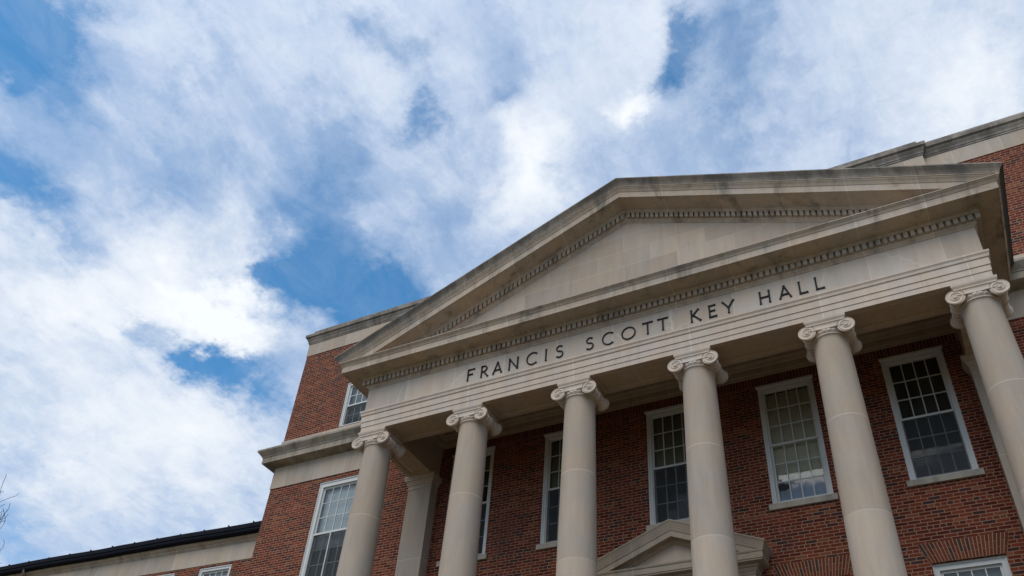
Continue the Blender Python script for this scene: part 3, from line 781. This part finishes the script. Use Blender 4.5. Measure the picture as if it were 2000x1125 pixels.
LET = [('F', -3.85, -3.66), ('R', -3.505, -3.315), ('A', -3.19, -2.965), ('N', -2.81, -2.56), ('C', -2.37, -2.12), ('I', -1.945, -1.865), ('S', -1.68, -1.495),
       ('S', -.985, -.80), ('C', -.61, -.365), ('O', -.18, .125), ('T', .275, .50), ('T', .60, .825), ('K', 1.28, 1.495), ('E', 1.655, 1.825), ('Y', 1.94, 2.18),
       ('H', 2.66, 2.885), ('A', 3.045, 3.265), ('L', 3.41, 3.58), ('L', 3.715, 3.885)]
LB, LH = 13.232, .318
for ch, a, b in LET:
    mb = MB()
    for k, st_ in enumerate(GLY[ch]):
        ribbon(mb, [(a+(b-a)*p[0], LB+LH*p[1]) for p in st_], .027 if ch in 'OCS' else .029, 0. if ch == 'O' else .55, -.020-.0012*k)
    mb.build('letter', M['bronze'], frieze)

# ---------------------------------------------------------------- half disc standing in for a dark reflection in the lower left pane
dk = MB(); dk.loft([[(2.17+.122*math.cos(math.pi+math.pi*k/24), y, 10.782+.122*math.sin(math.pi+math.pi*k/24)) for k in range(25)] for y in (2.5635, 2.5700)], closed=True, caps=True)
o = dk.build('reflection_half_disc', M['black'], smooth=40)
tag(o, 'black half disc standing in for a dark reflection in the lower left pane of the cream-blind window', 'disc')

# ---------------------------------------------------------------- the low wing on the left (turned a little towards the viewer)
wing = empty('brick_wing', (-LX, 3.18, 4.9)); WR = math.atan(.049); wing.rotation_euler.z = WR
tag(wing, 'lower red brick wing under a black gutter, left of the columned hall', 'building')
def wl(mb, name, mat, smooth=None):      # wing parts: local to the wing, z given as world height
    bmesh.ops.translate(mb.bm, verts=mb.bm.verts, vec=(0, 0, -4.9))
    return mb.build(name, mat, wing, world=False, smooth=smooth)
WX0 = -17.
wh = [(x-.56, x+.56, 9.4, 11.73) for x in (-1.93, -3.95)]
w = MB(); wall_with_holes(w, WX0, .0, 4.7, 12.4, 0., wh)
w.face([(WX0, 0, 4.7), (WX0, 9, 4.7), (WX0, 9, 12.4), (WX0, 0, 12.4)])
w.face([(WX0, 9, 4.7), (0, 9, 4.7), (0, 9, 12.4), (WX0, 9, 12.4)])
wl(w, 'brick_wall', M['brick_wing'])
w = MB(); w.face([(-5., .9, 9.), (-.3, .9, 9.), (-.3, .9, 12.2), (-5., .9, 12.2)]); wl(w, 'interior_wall', M['dark'])
for x in (-1.93, -3.95):
    add_window(wing, (0, 0, 0), 1.12, 2.33, 3, 4, rec=.03, blind=(M['blind_white'], .8)).location = (x, 0, 4.5)
w = MB(); w.sweep([(.001, 11.80), (.016, 11.80), (.016, 12.32), (.001, 12.32)], [(WX0, 0, 0, -1), (0, 0, 0, -1)]); wl(w, 'stone_frieze', M['band'])
w = MB(); w.sweep([(.001, 12.321), (.03, 12.321), (.04, 12.345), (.06, 12.355), (.065, 12.39), (.10, 12.41), (.14, 12.45), (.15, 12.50), (.001, 12.52)], [(WX0, 0, 0, -1), (0, 0, 0, -1)]); wl(w, 'eaves_cornice', M['cornice'])
w = MB(); gp = [(.151, 12.48)]+[(.225+.075*math.cos(math.radians(q)), 12.545+.065*math.sin(math.radians(q))) for q in range(-120, 1, 15)]+[(.305, 12.57), (.29, 12.58), (.285, 12.60), (.31, 12.61), (.315, 12.735), (.28, 12.745), (.151, 12.75)]
rings = []
nn = 34
for k in range(nn+1):
    x = WX0+(0-WX0)*k/nn; sag = .012*math.sin(x*1.3)+.018*max(0., 1-abs(x+5.6)/.8)
    rings.append([(x, -d_, z+sag) for d_, z in gp])
w.loft(rings, closed=True, caps=True)
gut = wl(w, 'gutter', M['gutter'], 50)
w = MB(); w.loft([[(x, -.27, 12.752), (x, 4.5, 14.2), (x, 9.2, 12.752)] for x in (WX0-.2, 0.)], closed=True, caps=True); wl(w, 'wing_roof', M['slate'])
sg = MB(); sg.box(-.010, .010, -.02, .03, 0, .035); sg.box(-.022, .022, -.012, .0, .02, .035)
guard = sg.build('snow_guard', M['gutter'], wing, world=False); guard.location = (-.75, -.28, 12.745-4.9)
for k in range(1, 14):
    c_ = guard.copy(); COL.objects.link(c_); c_.parent = wing; c_.location = (-.75-.87*k, -.28, 12.745-4.9)
ds = MB(); x = -9.42
ds.tube([(x-.12, -.24, 12.56), (x-.10, -.25, 12.42), (x, -.24, 12.30), (x+.03, -.16, 12.16), (x+.04, -.07, 12.0), (x+.04, -.065, 9.), (x+.04, -.065, 5.)], [.05]*7, 10)
wl(ds, 'downspout', M['spout'], 50)

# ---------------------------------------------------------------- bare tree beyond the wing
random.seed(11)
tree = empty('bare_tree', (-38.6, 7.8, 4.9))
tag(tree, 'bare leafless tree beyond the low wing, twigs at the left edge', 'tree')
tk = MB(); tw = MB()
def grow(mb, p, d, r, ln, lev):
    pts = [p]; rs = [r]; q = p
    for k in range(5):
        d = (d+Vector((random.uniform(-1, 1), random.uniform(-1, 1), random.uniform(-.4, .9)))*.13).normalized()
        if q.x+1.8*(q.y-8) > -33.4: d = Vector((d.x-.3, d.y-.3, d.z)).normalized()
        if q.x+1.8*(q.y-8) > -31.9 and k > 0: break
        q = q+d*ln/5; pts.append(q); rs.append(max(.011, r*(1-.45*(k+1)/5)))
    mb.tube(pts, rs, 8 if lev < 2 else 4)
    if lev >= 5 or len(pts) < 6: return
    nb = (4, 4, 4, 4, 4)[lev]
    for k in range(nb):
        i = 5 if k == 0 else random.randint(2, 5)
        a = random.uniform(0, 2*math.pi)
        side = d.orthogonal().normalized(); side.rotate(__import__('mathutils').Quaternion(d, a))
        nd_ = (d*random.uniform(.6, 1.)+side*random.uniform(.5, 1.0)+Vector((0, 0, .15))).normalized()
        grow(tw if lev >= 0 else mb, pts[i], nd_, rs[i]*.62, ln*random.uniform(.62, .78), lev+1)
base = Vector((-38.6, 7.8, 4.85))
top = base+Vector((.3, .1, 7.6))
tk.tube([base, base+Vector((.05, .02, .6)), base+Vector((.15, .05, 3.)), top], [.34, .27, .24, .20], 12)
tk.build('trunk', M['bark'], tree, smooth=60)
for k in range(6):
    a = k*1.05+.3
    grow(tw, top-Vector((0, 0, random.uniform(0, 1.6))), Vector((math.cos(a)*.55, math.sin(a)*.55, 1.)).normalized(), .12, 4.3, 1)
tw.build('crown', M['bark'], tree)
